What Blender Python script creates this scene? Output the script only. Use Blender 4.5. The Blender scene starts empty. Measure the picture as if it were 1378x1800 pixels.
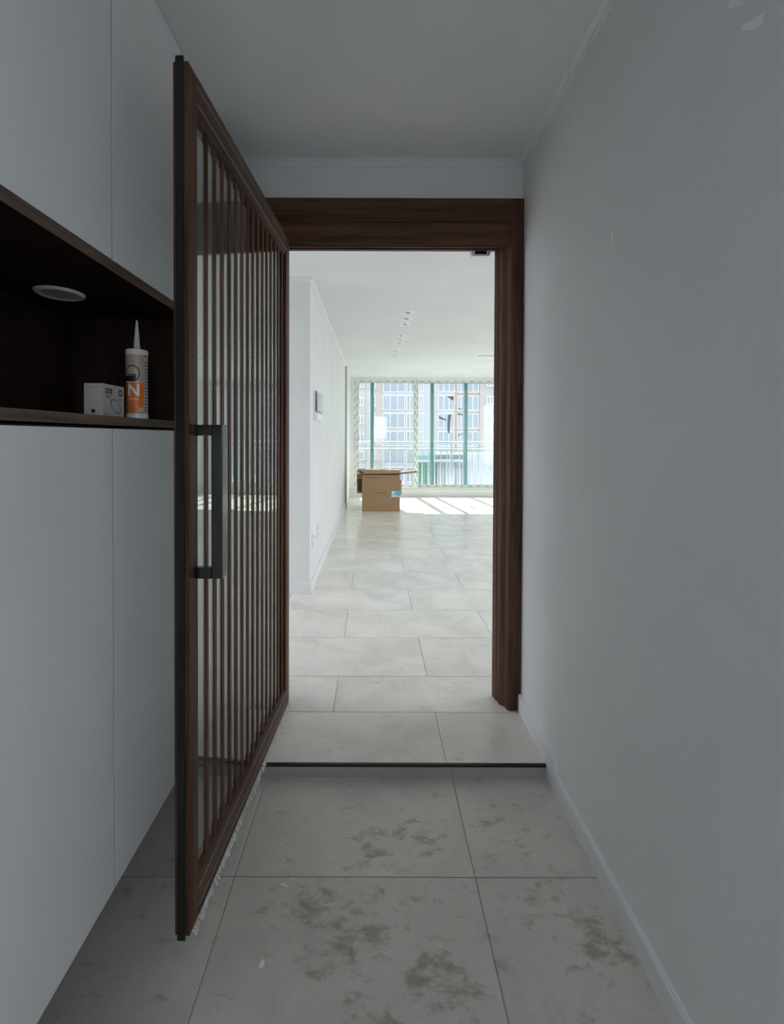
import bpy, bmesh, math, random
from mathutils import Matrix, Vector
random.seed(7)
scn = bpy.context.scene
COL = scn.collection

# ------------------------------------------------------------------ camera
FPX, PX, PY = 760.98, 657.46, 777.71
PITCH, ROLL = 0.0123, 0.0033
cam_d = bpy.data.cameras.new('camera')
cam_d.sensor_fit = 'HORIZONTAL'; cam_d.sensor_width = 36.0
cam_d.lens = FPX / 1378.0 * 36.0
cam_d.shift_x = (689.0 - PX) / 1378.0
cam_d.shift_y = (PY - 900.0) / 1378.0
cam_d.clip_start = 0.02; cam_d.clip_end = 500
cam = bpy.data.objects.new('camera', cam_d); COL.objects.link(cam)
_f = Vector((0, math.cos(PITCH), -math.sin(PITCH)))
_r0 = Vector((1, 0, 0)); _d0 = _f.cross(_r0)
_r = math.cos(ROLL) * _r0 - math.sin(ROLL) * _d0
_d = math.sin(ROLL) * _r0 + math.cos(ROLL) * _d0
_m = Matrix((_r, -_d, -_f)).transposed().to_4x4(); _m.translation = (0, 0, 1.2)
cam.matrix_world = _m
scn.camera = cam

# ------------------------------------------------------------------ sky, sun, exposure
SUN_DIR = Vector((0.128, -1.0, -1.065)).normalized()      # the way the sunlight travels
world = bpy.data.worlds.new('world'); scn.world = world; world.use_nodes = True
wn = world.node_tree; wn.nodes.clear()
w_out = wn.nodes.new('ShaderNodeOutputWorld'); w_bg = wn.nodes.new('ShaderNodeBackground')
w_bg.inputs['Color'].default_value = (0.86, 0.905, 1.0, 1)      # thin bright haze, even all round
w_bg.inputs['Strength'].default_value = 1.0
wn.links.new(w_bg.outputs[0], w_out.inputs['Surface'])
sun_d = bpy.data.lights.new('sun', 'SUN'); sun_d.energy = 5.5; sun_d.angle = math.radians(0.55); sun_d.color = (1.0, 0.96, 0.9)
sun = bpy.data.objects.new('sun', sun_d); COL.objects.link(sun)
sun.rotation_euler = SUN_DIR.to_track_quat('-Z', 'Y').to_euler(); sun.location = (0, 30, 30)
vs = scn.view_settings
vs.view_transform = 'Standard'; vs.look = 'None'; vs.gamma = 1.0; vs.use_curve_mapping = False
vs.exposure = 2.42
scn.cycles.max_bounces = 20; scn.cycles.diffuse_bounces = 12; scn.cycles.glossy_bounces = 6
scn.cycles.transparent_max_bounces = 40; scn.cycles.transmission_bounces = 8

# ------------------------------------------------------------------ materials
def new_mat(name):
    m = bpy.data.materials.new(name); m.use_nodes = True
    nt = m.node_tree; b = nt.nodes['Principled BSDF']
    return m, nt, b
def plain(name, col, rough=0.5, metal=0.0, spec=0.5, emit=None, es=0):
    m, nt, b = new_mat(name)
    b.inputs['Base Color'].default_value = (*col, 1); b.inputs['Roughness'].default_value = rough
    b.inputs['Metallic'].default_value = metal; b.inputs['Specular IOR Level'].default_value = spec
    return m
def N(nt, t, **kw):
    n = nt.nodes.new(t)
    for k, v in kw.items(): setattr(n, k, v)
    return n
def ramp(nt, stops):
    r = nt.nodes.new('ShaderNodeValToRGB'); e = r.color_ramp.elements
    while len(e) < len(stops): e.new(0.5)
    for i, (p, c) in enumerate(stops):
        e[i].position = p; e[i].color = (*c, 1) if len(c) == 3 else c
    return r
def paint(name, col, rough=0.7, bump=0.06, scale=260.0, var=0.03):
    m, nt, b = new_mat(name); L = nt.links.new
    tc = N(nt, 'ShaderNodeTexCoord'); g = N(nt, 'ShaderNodeNewGeometry')
    n1 = N(nt, 'ShaderNodeTexNoise'); n1.inputs['Scale'].default_value = scale; n1.inputs['Detail'].default_value = 3
    n2 = N(nt, 'ShaderNodeTexNoise'); n2.inputs['Scale'].default_value = 2.3; n2.inputs['Detail'].default_value = 4
    L(g.outputs['Position'], n1.inputs['Vector']); L(g.outputs['Position'], n2.inputs['Vector'])
    r = ramp(nt, [(0.3, tuple(c * (1 - var) for c in col)), (0.7, tuple(min(1, c * (1 + var)) for c in col))])
    L(n2.outputs['Fac'], r.inputs['Fac']); L(r.outputs['Color'], b.inputs['Base Color'])
    bp = N(nt, 'ShaderNodeBump'); bp.inputs['Strength'].default_value = bump; bp.inputs['Distance'].default_value = 0.002
    L(n1.outputs['Fac'], bp.inputs['Height']); L(bp.outputs['Normal'], b.inputs['Normal'])
    b.inputs['Roughness'].default_value = rough
    return m
def wood(name, axis, dark=(0.042, 0.018, 0.011), light=(0.155, 0.075, 0.045), rough=0.55):
    m, nt, b = new_mat(name); L = nt.links.new
    g = N(nt, 'ShaderNodeNewGeometry'); mp = N(nt, 'ShaderNodeMapping')
    s = [95, 95, 95]; s[axis] = 4.0
    mp.inputs['Scale'].default_value = s
    L(g.outputs['Position'], mp.inputs['Vector'])
    n1 = N(nt, 'ShaderNodeTexNoise'); n1.inputs['Scale'].default_value = 1.0; n1.inputs['Detail'].default_value = 6; n1.inputs['Roughness'].default_value = 0.65
    n1.inputs['Distortion'].default_value = 0.6
    L(mp.outputs['Vector'], n1.inputs['Vector'])
    mp2 = N(nt, 'ShaderNodeMapping'); s2 = [22, 22, 22]; s2[axis] = 1.4; mp2.inputs['Scale'].default_value = s2
    L(g.outputs['Position'], mp2.inputs['Vector'])
    n2 = N(nt, 'ShaderNodeTexNoise'); n2.inputs['Scale'].default_value = 1.0; n2.inputs['Detail'].default_value = 3
    L(mp2.outputs['Vector'], n2.inputs['Vector'])
    mx = N(nt, 'ShaderNodeMath', operation='ADD'); ml = N(nt, 'ShaderNodeMath', operation='MULTIPLY'); ml.inputs[1].default_value = 0.5
    L(n1.outputs['Fac'], mx.inputs[0]); L(n2.outputs['Fac'], mx.inputs[1]); L(mx.outputs[0], ml.inputs[0])
    mid = tuple((a + c) / 2 for a, c in zip(dark, light))
    r = ramp(nt, [(0.36, dark), (0.5, mid), (0.66, light)])
    L(ml.outputs[0], r.inputs['Fac']); L(r.outputs['Color'], b.inputs['Base Color'])
    bp = N(nt, 'ShaderNodeBump'); bp.inputs['Strength'].default_value = 0.18; bp.inputs['Distance'].default_value = 0.0015
    L(n1.outputs['Fac'], bp.inputs['Height']); L(bp.outputs['Normal'], b.inputs['Normal'])
    b.inputs['Roughness'].default_value = rough; b.inputs['Specular IOR Level'].default_value = 0.2
    return m
def stone(name, base, var, rough, stains=(), stain_amt=0.0):
    m, nt, b = new_mat(name); L = nt.links.new
    g = N(nt, 'ShaderNodeNewGeometry'); oi = N(nt, 'ShaderNodeObjectInfo')
    off = N(nt, 'ShaderNodeVectorMath', operation='MULTIPLY_ADD')
    cmb = N(nt, 'ShaderNodeCombineXYZ'); L(oi.outputs['Random'], cmb.inputs[0]); L(oi.outputs['Random'], cmb.inputs[2])
    off.inputs[1].default_value = (40, 40, 40); L(cmb.outputs[0], off.inputs[0]); L(g.outputs['Position'], off.inputs[2])
    n1 = N(nt, 'ShaderNodeTexNoise'); n1.inputs['Scale'].default_value = 3.2; n1.inputs['Detail'].default_value = 9; n1.inputs['Roughness'].default_value = 0.62
    n1.inputs['Distortion'].default_value = 0.5
    L(off.outputs[0], n1.inputs['Vector'])
    c0 = tuple(c * (1 - var) for c in base); c1 = tuple(min(1, c * (1 + var * 0.7)) for c in base)
    r = ramp(nt, [(0.32, c0), (0.52, base), (0.7, c1)]); L(n1.outputs['Fac'], r.inputs['Fac'])
    # fine grain
    n3 = N(nt, 'ShaderNodeTexNoise'); n3.inputs['Scale'].default_value = 120; n3.inputs['Detail'].default_value = 3
    L(g.outputs['Position'], n3.inputs['Vector'])
    r3 = ramp(nt, [(0.3, (0.93, 0.93, 0.93)), (0.7, (1, 1, 1))]); L(n3.outputs['Fac'], r3.inputs['Fac'])
    mm = N(nt, 'ShaderNodeMixRGB', blend_type='MULTIPLY'); mm.inputs[0].default_value = 1
    L(r.outputs['Color'], mm.inputs[1]); L(r3.outputs['Color'], mm.inputs[2])
    cur = mm.outputs[0]
    # dirt: scattered scuffs plus smears at the places where shoes left them
    n4 = N(nt, 'ShaderNodeTexNoise'); n4.inputs['Scale'].default_value = 15.0; n4.inputs['Detail'].default_value = 8; n4.inputs['Roughness'].default_value = 0.68; n4.inputs['Distortion'].default_value = 0.15
    mp4 = N(nt, 'ShaderNodeMapping'); mp4.inputs['Scale'].default_value = (1.0, 1.9, 1.0); mp4.inputs['Rotation'].default_value = (0, 0, 0.5)
    L(g.outputs['Position'], mp4.inputs['Vector']); L(mp4.outputs['Vector'], n4.inputs['Vector'])
    tot = None
    for (sx, sy, sr, amt) in stains:
        d = N(nt, 'ShaderNodeVectorMath', operation='DISTANCE'); d.inputs[1].default_value = (sx, sy, 0)
        sep = N(nt, 'ShaderNodeVectorMath', operation='MULTIPLY'); sep.inputs[1].default_value = (1, 1.3, 0)
        d.inputs[1].default_value = (sx, sy * 1.3, 0)
        L(g.outputs['Position'], sep.inputs[0]); L(sep.outputs[0], d.inputs[0])
        mr = N(nt, 'ShaderNodeMapRange'); mr.inputs[1].default_value = sr; mr.inputs[2].default_value = sr * 0.15; mr.inputs[3].default_value = 0; mr.inputs[4].default_value = amt
        L(d.outputs['Value'], mr.inputs[0])
        if tot is None: tot = mr.outputs[0]
        else:
            mxn = N(nt, 'ShaderNodeMath', operation='MAXIMUM'); L(tot, mxn.inputs[0]); L(mr.outputs[0], mxn.inputs[1]); tot = mxn.outputs[0]
    if stain_amt > 0:
        thr = N(nt, 'ShaderNodeMath', operation='MULTIPLY_ADD'); thr.inputs[1].default_value = 0.16; thr.inputs[2].default_value = 0.0
        if tot is not None: L(tot, thr.inputs[0])
        else: thr.inputs[0].default_value = 0
        ad = N(nt, 'ShaderNodeMath', operation='ADD'); L(n4.outputs['Fac'], ad.inputs[0]); L(thr.outputs[0], ad.inputs[1])
        rs = ramp(nt, [(0.585, (0, 0, 0)), (0.72, (1, 1, 1))]); L(ad.outputs[0], rs.inputs['Fac'])
        fm = N(nt, 'ShaderNodeMath', operation='MULTIPLY'); fm.inputs[1].default_value = stain_amt; L(rs.outputs['Color'], fm.inputs[0])
        mx = N(nt, 'ShaderNodeMixRGB', blend_type='MULTIPLY'); mx.inputs[2].default_value = (0.52, 0.49, 0.44, 1)
        L(fm.outputs[0], mx.inputs[0]); L(cur, mx.inputs[1]); cur = mx.outputs[0]
    L(cur, b.inputs['Base Color'])
    rr = N(nt, 'ShaderNodeMapRange'); rr.inputs[3].default_value = rough * 0.8; rr.inputs[4].default_value = rough * 1.3
    L(n1.outputs['Fac'], rr.inputs[0]); L(rr.outputs[0], b.inputs['Roughness'])
    bp = N(nt, 'ShaderNodeBump'); bp.inputs['Strength'].default_value = 0.05; bp.inputs['Distance'].default_value = 0.002
    L(n3.outputs['Fac'], bp.inputs['Height']); L(bp.outputs['Normal'], b.inputs['Normal'])
    return m
def glass(name, tint=(0.95, 0.98, 0.97), f0=0.042, rough=0.0, dust_haze=0.0, dust_haze_col=(0.9, 0.93, 0.97)):
    m = bpy.data.materials.new(name); m.use_nodes = True; nt = m.node_tree; nt.nodes.clear(); L = nt.links.new
    out = N(nt, 'ShaderNodeOutputMaterial'); tr = N(nt, 'ShaderNodeBsdfTransparent'); gl = N(nt, 'ShaderNodeBsdfGlossy')
    tr.inputs['Color'].default_value = (*tint, 1); gl.inputs['Roughness'].default_value = rough
    lw = N(nt, 'ShaderNodeLayerWeight'); lw.inputs['Blend'].default_value = 0.5
    p = N(nt, 'ShaderNodeMath', operation='POWER'); p.inputs[1].default_value = 5.0; L(lw.outputs['Facing'], p.inputs[0])
    ma = N(nt, 'ShaderNodeMath', operation='MULTIPLY_ADD'); ma.inputs[1].default_value = 1 - f0; ma.inputs[2].default_value = f0; L(p.outputs[0], ma.inputs[0])
    mx = N(nt, 'ShaderNodeMixShader'); L(ma.outputs[0], mx.inputs[0]); L(tr.outputs[0], mx.inputs[1]); L(gl.outputs[0], mx.inputs[2])
    cur = mx.outputs[0]
    if dust_haze > 0:
        df = N(nt, 'ShaderNodeBsdfTranslucent'); df.inputs['Color'].default_value = (*dust_haze_col, 1)  # translucent dusty film, added to give the panes a milky glare
        g = N(nt, 'ShaderNodeNewGeometry'); nz = N(nt, 'ShaderNodeTexNoise'); nz.inputs['Scale'].default_value = 2.2; nz.inputs['Detail'].default_value = 5
        L(g.outputs['Position'], nz.inputs['Vector'])
        mr = N(nt, 'ShaderNodeMapRange'); mr.inputs[1].default_value = 0.3; mr.inputs[2].default_value = 0.7; mr.inputs[3].default_value = dust_haze * 0.6; mr.inputs[4].default_value = dust_haze * 1.4
        L(nz.outputs['Fac'], mr.inputs[0])
        m2 = N(nt, 'ShaderNodeMixShader'); L(mr.outputs[0], m2.inputs[0]); L(cur, m2.inputs[1]); L(df.outputs[0], m2.inputs[2]); cur = m2.outputs[0]
    L(cur, out.inputs['Surface'])
    return m

STAINS = [(0.0, 1.306, .11, 1.0), (.371, 1.40, .09, .9), (.445, 1.32, .10, 1.0), (-.20, 1.135, .12, 1.1), (-.02, 1.10, .13, .9),
          (.12, .985, .14, 1.0), (.45, 1.15, .10, .8), (.56, 1.06, .14, 1.0), (.03, .90, .12, .8), (-.10, 1.02, .10, .8), (.19, .95, .12, 1.0), (.06, 1.24, .10, .6), (.12, 1.33, .12, .7)]
M = dict(
    wall=paint('wall_paint', (0.78, 0.79, 0.785)), wall_entry=paint('entry_wall_paint', (0.80, 0.81, 0.815), bump=0.12),
    ceil=paint('ceiling_paint', (0.775, 0.79, 0.79), bump=0.1), trimw=paint('white_trim_paint', (0.80, 0.81, 0.82), rough=0.4, bump=0.01),
    wood_x=wood('walnut_along_x', 0), wood_y=wood('walnut_along_y', 1, (0.085, 0.056, 0.042), (0.24, 0.165, 0.125)), wood_z=wood('walnut_along_z', 2),
    cab=paint('cabinet_white', (0.84, 0.865, 0.875), rough=0.33, bump=0.02, var=0.015), cabbody=plain('cabinet_carcass', (0.06, 0.06, 0.06), 0.7),
    niche=wood('shade_dark_walnut', 2, (0.012, 0.007, 0.005), (0.045, 0.026, 0.019), 0.6),  # walnut darkened so the niche recess looks shaded
    entry=stone('entry_stone_tile', (0.64, 0.62, 0.565), 0.14, 0.36, STAINS, 0.85), liv=stone('living_stone_tile', (0.81, 0.775, 0.715), 0.15, 0.20, (), 0.5),
    joint=plain('gap_shade_grey', (0.16, 0.165, 0.17), 0.8),
    riser=stone('shaded_grey_riser', (0.36, 0.36, 0.375), 0.10, 0.45),  # darker than the tiles: the riser's shade is put into its colour
    grout=plain('grey_grout', (0.36, 0.36, 0.35), 0.9), grout_l=plain('beige_grout', (0.56, 0.54, 0.50), 0.9),
    black=plain('black_metal', (0.010, 0.010, 0.011), 0.22, 0.0, 0.8), rubber=plain('black_rubber', (0.006, 0.006, 0.007), 0.7),
    edge=plain('dark_edge_trim', (0.03, 0.028, 0.03), 0.4, 0.6), brush=plain('grey_brush', (0.78, 0.76, 0.75), 0.9),
    dglass=glass('door_glass', (0.97, 0.99, 0.985), 0.36), wglass=glass('window_glass', (0.96, 0.98, 0.985), 0.025, dust_haze=0.012),
    oglass=glass('outer_window_glass', (0.72, 0.76, 0.76), 0.025),
    pvc=plain('white_window_profile', (0.74, 0.76, 0.73), 0.4), dash=plain('film_print_grey', (0.20, 0.21, 0.21), 0.6), teal=plain('teal_outer_profile', (0.12, 0.26, 0.25), 0.4),
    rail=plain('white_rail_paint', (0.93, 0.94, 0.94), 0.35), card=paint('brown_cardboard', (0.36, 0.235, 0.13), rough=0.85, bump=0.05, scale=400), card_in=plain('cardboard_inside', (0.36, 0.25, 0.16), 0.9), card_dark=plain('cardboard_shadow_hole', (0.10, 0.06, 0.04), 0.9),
    print_=plain('print_brown', (0.16, 0.10, 0.06), 0.9), red=plain('print_red', (0.45, 0.05, 0.04), 0.8), skyblue=plain('sky_blue_sticker', (0.16, 0.50, 0.72), 0.6), white=plain('white_plastic', (0.86, 0.87, 0.88), 0.35),
    orange=plain('orange_label', (0.80, 0.20, 0.02), 0.4), tan=plain('tan_label', (0.50, 0.42, 0.35), 0.4), ink=plain('black_ink', (0.01, 0.01, 0.014), 0.5), inkgrey=plain('grey_ink', (0.22, 0.22, 0.24), 0.6),
    carton=plain('white_carton', (0.55, 0.53, 0.52), 0.7), ringw=plain('lamp_ring_white', (0.93, 0.94, 0.95), 0.3), lens=plain('frosted_lens', (0.62, 0.63, 0.62), 0.5), dlens=plain('dark_lamp_recess', (0.20, 0.21, 0.22), 0.5), metal=plain('steel', (0.5, 0.5, 0.5), 0.3, 1.0),
    screen=plain('dark_glossy_screen', (0.02, 0.022, 0.025), 0.08), silver=plain('silver_plastic', (0.55, 0.57, 0.60), 0.35), strip=plain('grey_brown_strip', (0.45, 0.42, 0.40), 0.7), putty=plain('putty', (0.70, 0.68, 0.60), 0.9),
    fac=paint('facade_pale', (0.53, 0.505, 0.475), rough=0.9, bump=0.0, var=0.04), fac_tan=paint('facade_tan', (0.50, 0.41, 0.37), rough=0.9, bump=0.0, var=0.05), fac_pink=paint('facade_pink', (0.54, 0.46, 0.44), rough=0.9, bump=0.0, var=0.05), band=plain('facade_brick_band', (0.48, 0.30, 0.24), 0.9),
    fwin=plain('far_window_glass', (0.36, 0.38, 0.41), 0.4), fwinframe=plain('far_window_frame', (0.88, 0.87, 0.85), 0.6), brick=paint('grey_brick_facade', (0.15, 0.15, 0.16), rough=0.9, bump=0.0), asphalt=paint('asphalt_ground', (0.09, 0.09, 0.09), rough=0.95, bump=0.0), shopwall=plain('shop_white_wall', (0.55, 0.55, 0.56), 0.8), shopdark=plain('shop_dark_glass', (0.10, 0.14, 0.16), 0.3), green=plain('green_sheet', (0.16, 0.34, 0.28), 0.6), leaf=paint('leaf_green', (0.10, 0.20, 0.09), rough=0.8, bump=0.0, scale=10, var=0.4), bark=plain('bark', (0.12, 0.09, 0.07), 0.9), smear=plain('plaster_smear_pale', (0.95, 0.97, 0.97), 0.4), film=plain('torn_grey_film', (0.16, 0.18, 0.21), 0.6),
)

# ------------------------------------------------------------------ mesh helpers
class MB:
    def __init__(s): s.v = []; s.f = []
    def add(s, verts, faces):
        o = len(s.v); s.v += [tuple(p) for p in verts]; s.f += [tuple(i + o for i in q) for q in faces]; return s
    def box(s, x0, x1, y0, y1, z0, z1):
        return s.add([(x0,y0,z0),(x1,y0,z0),(x1,y1,z0),(x0,y1,z0),(x0,y0,z1),(x1,y0,z1),(x1,y1,z1),(x0,y1,z1)],
                     [(0,3,2,1),(4,5,6,7),(0,1,5,4),(1,2,6,5),(2,3,7,6),(3,0,4,7)])
    def prism(s, poly, axis, a0, a1):
        """extrude a 2-D polygon along an axis (0: poly is y,z; 1: x,z; 2: x,y)"""
        n = len(poly)
        def P(p, a): return (a, p[0], p[1]) if axis == 0 else ((p[0], a, p[1]) if axis == 1 else (p[0], p[1], a))
        vs_ = [P(p, a0) for p in poly] + [P(p, a1) for p in poly]
        fs = [tuple(range(n))[::-1], tuple(range(n, 2 * n))] + [(i, (i + 1) % n, n + (i + 1) % n, n + i) for i in range(n)]
        return s.add(vs_, fs)
    def lathe(s, prof, c=(0, 0, 0), n=40, cap=True):
        vs_ = []; fs = []
        for r, z in prof:
            for k in range(n):
                a = 2 * math.pi * k / n; vs_.append((c[0] + r * math.cos(a), c[1] + r * math.sin(a), c[2] + z))
        for i in range(len(prof) - 1):
            for k in range(n):
                k2 = (k + 1) % n; fs.append((i*n+k, i*n+k2, (i+1)*n+k2, (i+1)*n+k))
        if cap:
            fs.append(tuple(range(n))[::-1]); fs.append(tuple(range((len(prof)-1)*n, len(prof)*n)))
        return s.add(vs_, fs)
    def build(s, name, mat, parent=None, bevel=0.0, smooth=False, world=False, segs=2):
        v = s.v
        if world and parent is not None:
            L = parent.location; v = [(a - L.x, b - L.y, c - L.z) for a, b, c in v]
        me = bpy.data.meshes.new(name); me.from_pydata(v, [], s.f)
        bm = bmesh.new(); bm.from_mesh(me); bmesh.ops.recalc_face_normals(bm, faces=bm.faces)
        if bevel > 0:
            bmesh.ops.bevel(bm, geom=[e for e in bm.edges if len(e.link_faces) == 2 and e.calc_face_angle(0) > 0.5], offset=bevel, segments=segs, affect='EDGES', clamp_overlap=True, profile=0.6)
        bm.to_mesh(me); bm.free(); me.update()
        if smooth:
            for p in me.polygons: p.use_smooth = True
            try: me.set_sharp_from_angle(angle=math.radians(35))
            except Exception: pass
        me.materials.append(mat)
        o = bpy.data.objects.new(name, me); COL.objects.link(o)
        if parent is not None: o.parent = parent
        return o
def bx(name, mat, x0, x1, y0, y1, z0, z1, parent=None, bevel=0.0, world=True):
    return MB().box(x0, x1, y0, y1, z0, z1).build(name, mat, parent, bevel, world=world)
def empty(name, loc, rz=0.0, **props):
    o = bpy.data.objects.new(name, None); COL.objects.link(o); o.location = loc; o.rotation_euler = (0, 0, rz); o.empty_display_size = 0.1
    for k, v in props.items(): o[k] = v
    return o
def tag(o, **props):
    for k, v in props.items(): o[k] = v
    return o
def struct(o, label=None, cat=None):
    o['kind'] = 'structure'
    if label: o['label'] = label
    if cat: o['category'] = cat
    return o
def text_mesh(txt, size, bold=0.0, width=1.0):
    cu = bpy.data.curves.new('lettering', 'FONT'); cu.body = txt; cu.size = size; cu.align_x = 'CENTER'; cu.align_y = 'CENTER'; cu.offset = bold
    o = bpy.data.objects.new('lettering', cu); COL.objects.link(o); bpy.context.view_layer.update()
    me = bpy.data.meshes.new_from_object(o.evaluated_get(bpy.context.evaluated_depsgraph_get()))
    bm = bmesh.new(); bm.from_mesh(me); bmesh.ops.triangulate(bm, faces=bm.faces[:])
    for _ in range(2):
        le = [e for e in bm.edges if e.calc_length() > size * .10]
        if le: bmesh.ops.subdivide_edges(bm, edges=le, cuts=2); bmesh.ops.triangulate(bm, faces=bm.faces[:])
    bm.to_mesh(me); bm.free()
    vv = [(v.co.x * width, v.co.y) for v in me.vertices]; ff = [tuple(p.vertices) for p in me.polygons]
    bpy.data.objects.remove(o); bpy.data.curves.remove(cu); bpy.data.meshes.remove(me)
    return vv, ff

# ------------------------------------------------------------------ dimensions (metres; the raised floor is z = 0)
XR, ZC, ZL = 0.648, 2.407, -0.048
DW0, DW1 = 1.908, 1.995          # wall with the doorway
DS = 1.579                      # edge of the step
XC = -0.6075                    # cabinet fronts
XL = -1.00                      # wall behind the cabinets
LX, LD = -0.489, 3.30           # living-room left wall and its corner
WY = 8.72                       # window wall
RX = 3.75                       # living-room right wall
YB = -0.75                      # wall behind the camera

# ------------------------------------------------------------------ structure
floor_e = struct(bx('floor_entry', M['grout'], XL, XR, YB, DS + 0.03, ZL - 0.15, ZL - 0.0025), 'grey stone tile floor of the sunken entry', 'floor')
floor_l = struct(MB().box(-3.0, RX, DS + 0.0, DW1, -0.2, -0.003).box(-3.0, RX, DW1, LD + 0.3, -0.2, -0.003).box(LX - 0.3, RX, LD + 0.3, WY + 0.3, -0.2, -0.003)
                 .build('floor_living', M['grout_l']), 'pale beige stone tile floor beyond the doorway', 'floor')
def tile(parent, mat, x0, x1, y0, y1, ztop, th, gap=0.003, cache={}):
    key = (mat.name, round(x1 - x0, 4), round(y1 - y0, 4), th)
    if key not in cache:
        w, d = (x1 - x0) - gap, (y1 - y0) - gap
        o = MB().box(-w/2, w/2, -d/2, d/2, -th, 0).build('tile', mat, parent, bevel=0.0012, segs=1); cache[key] = o.data
    else:
        o = bpy.data.objects.new('tile', cache[key]); COL.objects.link(o); o.parent = parent
    o.location = ((x0 + x1) / 2, (y0 + y1) / 2, ztop); return o
# entry tiles
CW = 0.683; cj = 0.291
xs = [XL, cj - CW, cj, XR]
ys = [DS - 0.0, 1.214, 1.214 - CW, 1.214 - 2 * CW, YB]
for i in range(3):
    for j in range(4): tile(floor_e, M['entry'], xs[i], xs[i+1], ys[j+1], ys[j], ZL, 0.009)
# raised floor tiles, running bond
TLn, TD = 0.893, 0.417
rows = [DS + 0.002, 1.876, 2.158] + [2.158 + TD * (k + 1) for k in range(16)]
rows = [r for r in rows if r < WY - 0.02] + [WY]
for r in range(len(rows) - 1):
    y0, y1 = rows[r], rows[r+1]
    base = 0.27 if r % 2 == 0 else -0.175
    if y1 <= DW0: xa, xb = XL, XR
    elif y0 < LD: xa, xb = (-1.6, RX) if y0 > DW0 else (-0.5, 0.6)
    else: xa, xb = LX, RX
    k = math.floor((xa - base) / TLn); x = base + k * TLn
    while x < xb - 1e-4:
        a, b_ = max(x, xa), min(x + TLn, xb)
        if b_ - a > 0.02: tile(floor_l, M['liv'], a, b_, y0, y1, 0.0, 0.009)
        x += TLn
# step riser tiles and nosing
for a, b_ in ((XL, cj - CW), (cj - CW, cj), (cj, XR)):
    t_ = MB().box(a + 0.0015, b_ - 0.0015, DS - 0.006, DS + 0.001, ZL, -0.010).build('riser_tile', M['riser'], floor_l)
bx('step_edge_trim', M['edge'], XL, XR, DS - 0.007, DS + 0.003, -0.0095, -0.0005, floor_l)

struct(bx('wall_right', M['wall_entry'], XR, XR + 0.16, YB, DW1, -0.25, ZC), 'plain grey-white entry wall right of the doorway', 'wall')
struct(bx('wall_left', M['wall_entry'], XL - 0.16, XL, YB, DW1, -0.25, ZC), 'entry wall behind the white cabinet', 'wall')
EX0, EX1, EZ1 = -0.02, 0.55, 2.08           # unseen doorway added behind the camera to let daylight into the entry
struct(MB().box(XL - 0.16, EX0, YB - 0.16, YB, -0.25, ZC).box(EX1, XR + 0.16, YB - 0.16, YB, -0.25, ZC).box(EX0, EX1, YB - 0.16, YB, EZ1, ZC).box(EX0, EX1, YB - 0.16, YB, -0.25, ZL - .003).build('wall_back', M['wall_entry']), 'unseen wall behind the camera with a doorway added for daylight', 'wall')
struct(bx('floor_added_landing', M['asphalt'], -2.5, 2.5, YB - 1.6, YB - 0.16, -0.25, ZL - .003), 'unseen landing added outside the rear doorway', 'floor')  # added along with the unseen rear doorway
struct(bx('ceiling_added_landing', M['ceil'], -2.5, 2.5, YB - 1.6, YB - 0.16, ZC - .1, ZC + .1), 'unseen slab added over the landing to cut sky light', 'ceiling')  # added out of view to hold back high sky light
struct(bx('wall_added_parapet', M['wall_entry'], -2.5, 2.5, YB - 1.6, YB - 1.48, ZL - .003, 1.1), 'unseen parapet added to limit sky light at the rear doorway', 'wall')  # added out of view, narrows the band of sky at the doorway
OPX0, OPX1, OPZ = -0.500, 0.640, 2.14
struct(MB().box(-3.0, OPX0, DW0, DW1, 0, ZC).box(OPX1, RX, DW0, DW1, 0, ZC).box(OPX0, OPX1, DW0, DW1, OPZ, ZC).build('wall_doorway', M['wall_entry']), 'wall above the wooden door frame', 'wall')
struct(bx('wall_living_left', M['wall'], LX - 2.6, LX, LD, WY, 0, ZC), 'white living room wall with the intercom panel', 'wall')
struct(MB().box(-3.15, -3.0, DW0, LD + 0.1, -.1, .05).box(-3.15, -3.0, DW0, LD + 0.1, 2.35, ZC).box(-3.15, -3.0, DW0, 2.05, .05, 2.35).box(-3.15, -3.0, LD - .10, LD + .1, .05, 2.35).build('wall_hall_end', M['wall']), 'unseen end wall of the side hall with an opening added for light', 'wall')  # opening added out of view to brighten hall and entry
struct(MB().box(RX, RX + 0.2, DW0, WY + .3, -0.2, .05).box(RX, RX + .2, DW0, WY + .3, 2.35, ZC).box(RX, RX + .2, DW0, 2.08, .05, 2.35).box(RX, RX + .2, 4.2, WY + .3, .05, 2.35).build('wall_living_right', M['wall']), 'unseen right wall of the living room with an opening added for light', 'wall')  # opening added out of view to brighten the room near the doorway
WX0, WX1, WZ0, WZ1 = -0.465, 3.62, 0.128, 2.395
struct(MB().box(LX - 0.4, RX + 0.2, WY, WY + 0.30, -0.2, WZ0).box(LX - 0.4, RX + 0.2, WY, WY + 0.30, WZ1, ZC + 0.2).box(LX - 0.4, WX0, WY, WY + 0.30, WZ0, WZ1).box(WX1, RX + 0.2, WY, WY + 0.30, WZ0, WZ1).build('wall_window', M['wall']), 'low white wall under the living room window', 'wall')
struct(MB().box(-3.2, RX + 0.2, YB - 0.2, WY + 0.0, ZC, ZC + 0.25).build('ceiling', M['ceil']), 'smooth white ceiling of entry and living room', 'ceiling')
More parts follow.
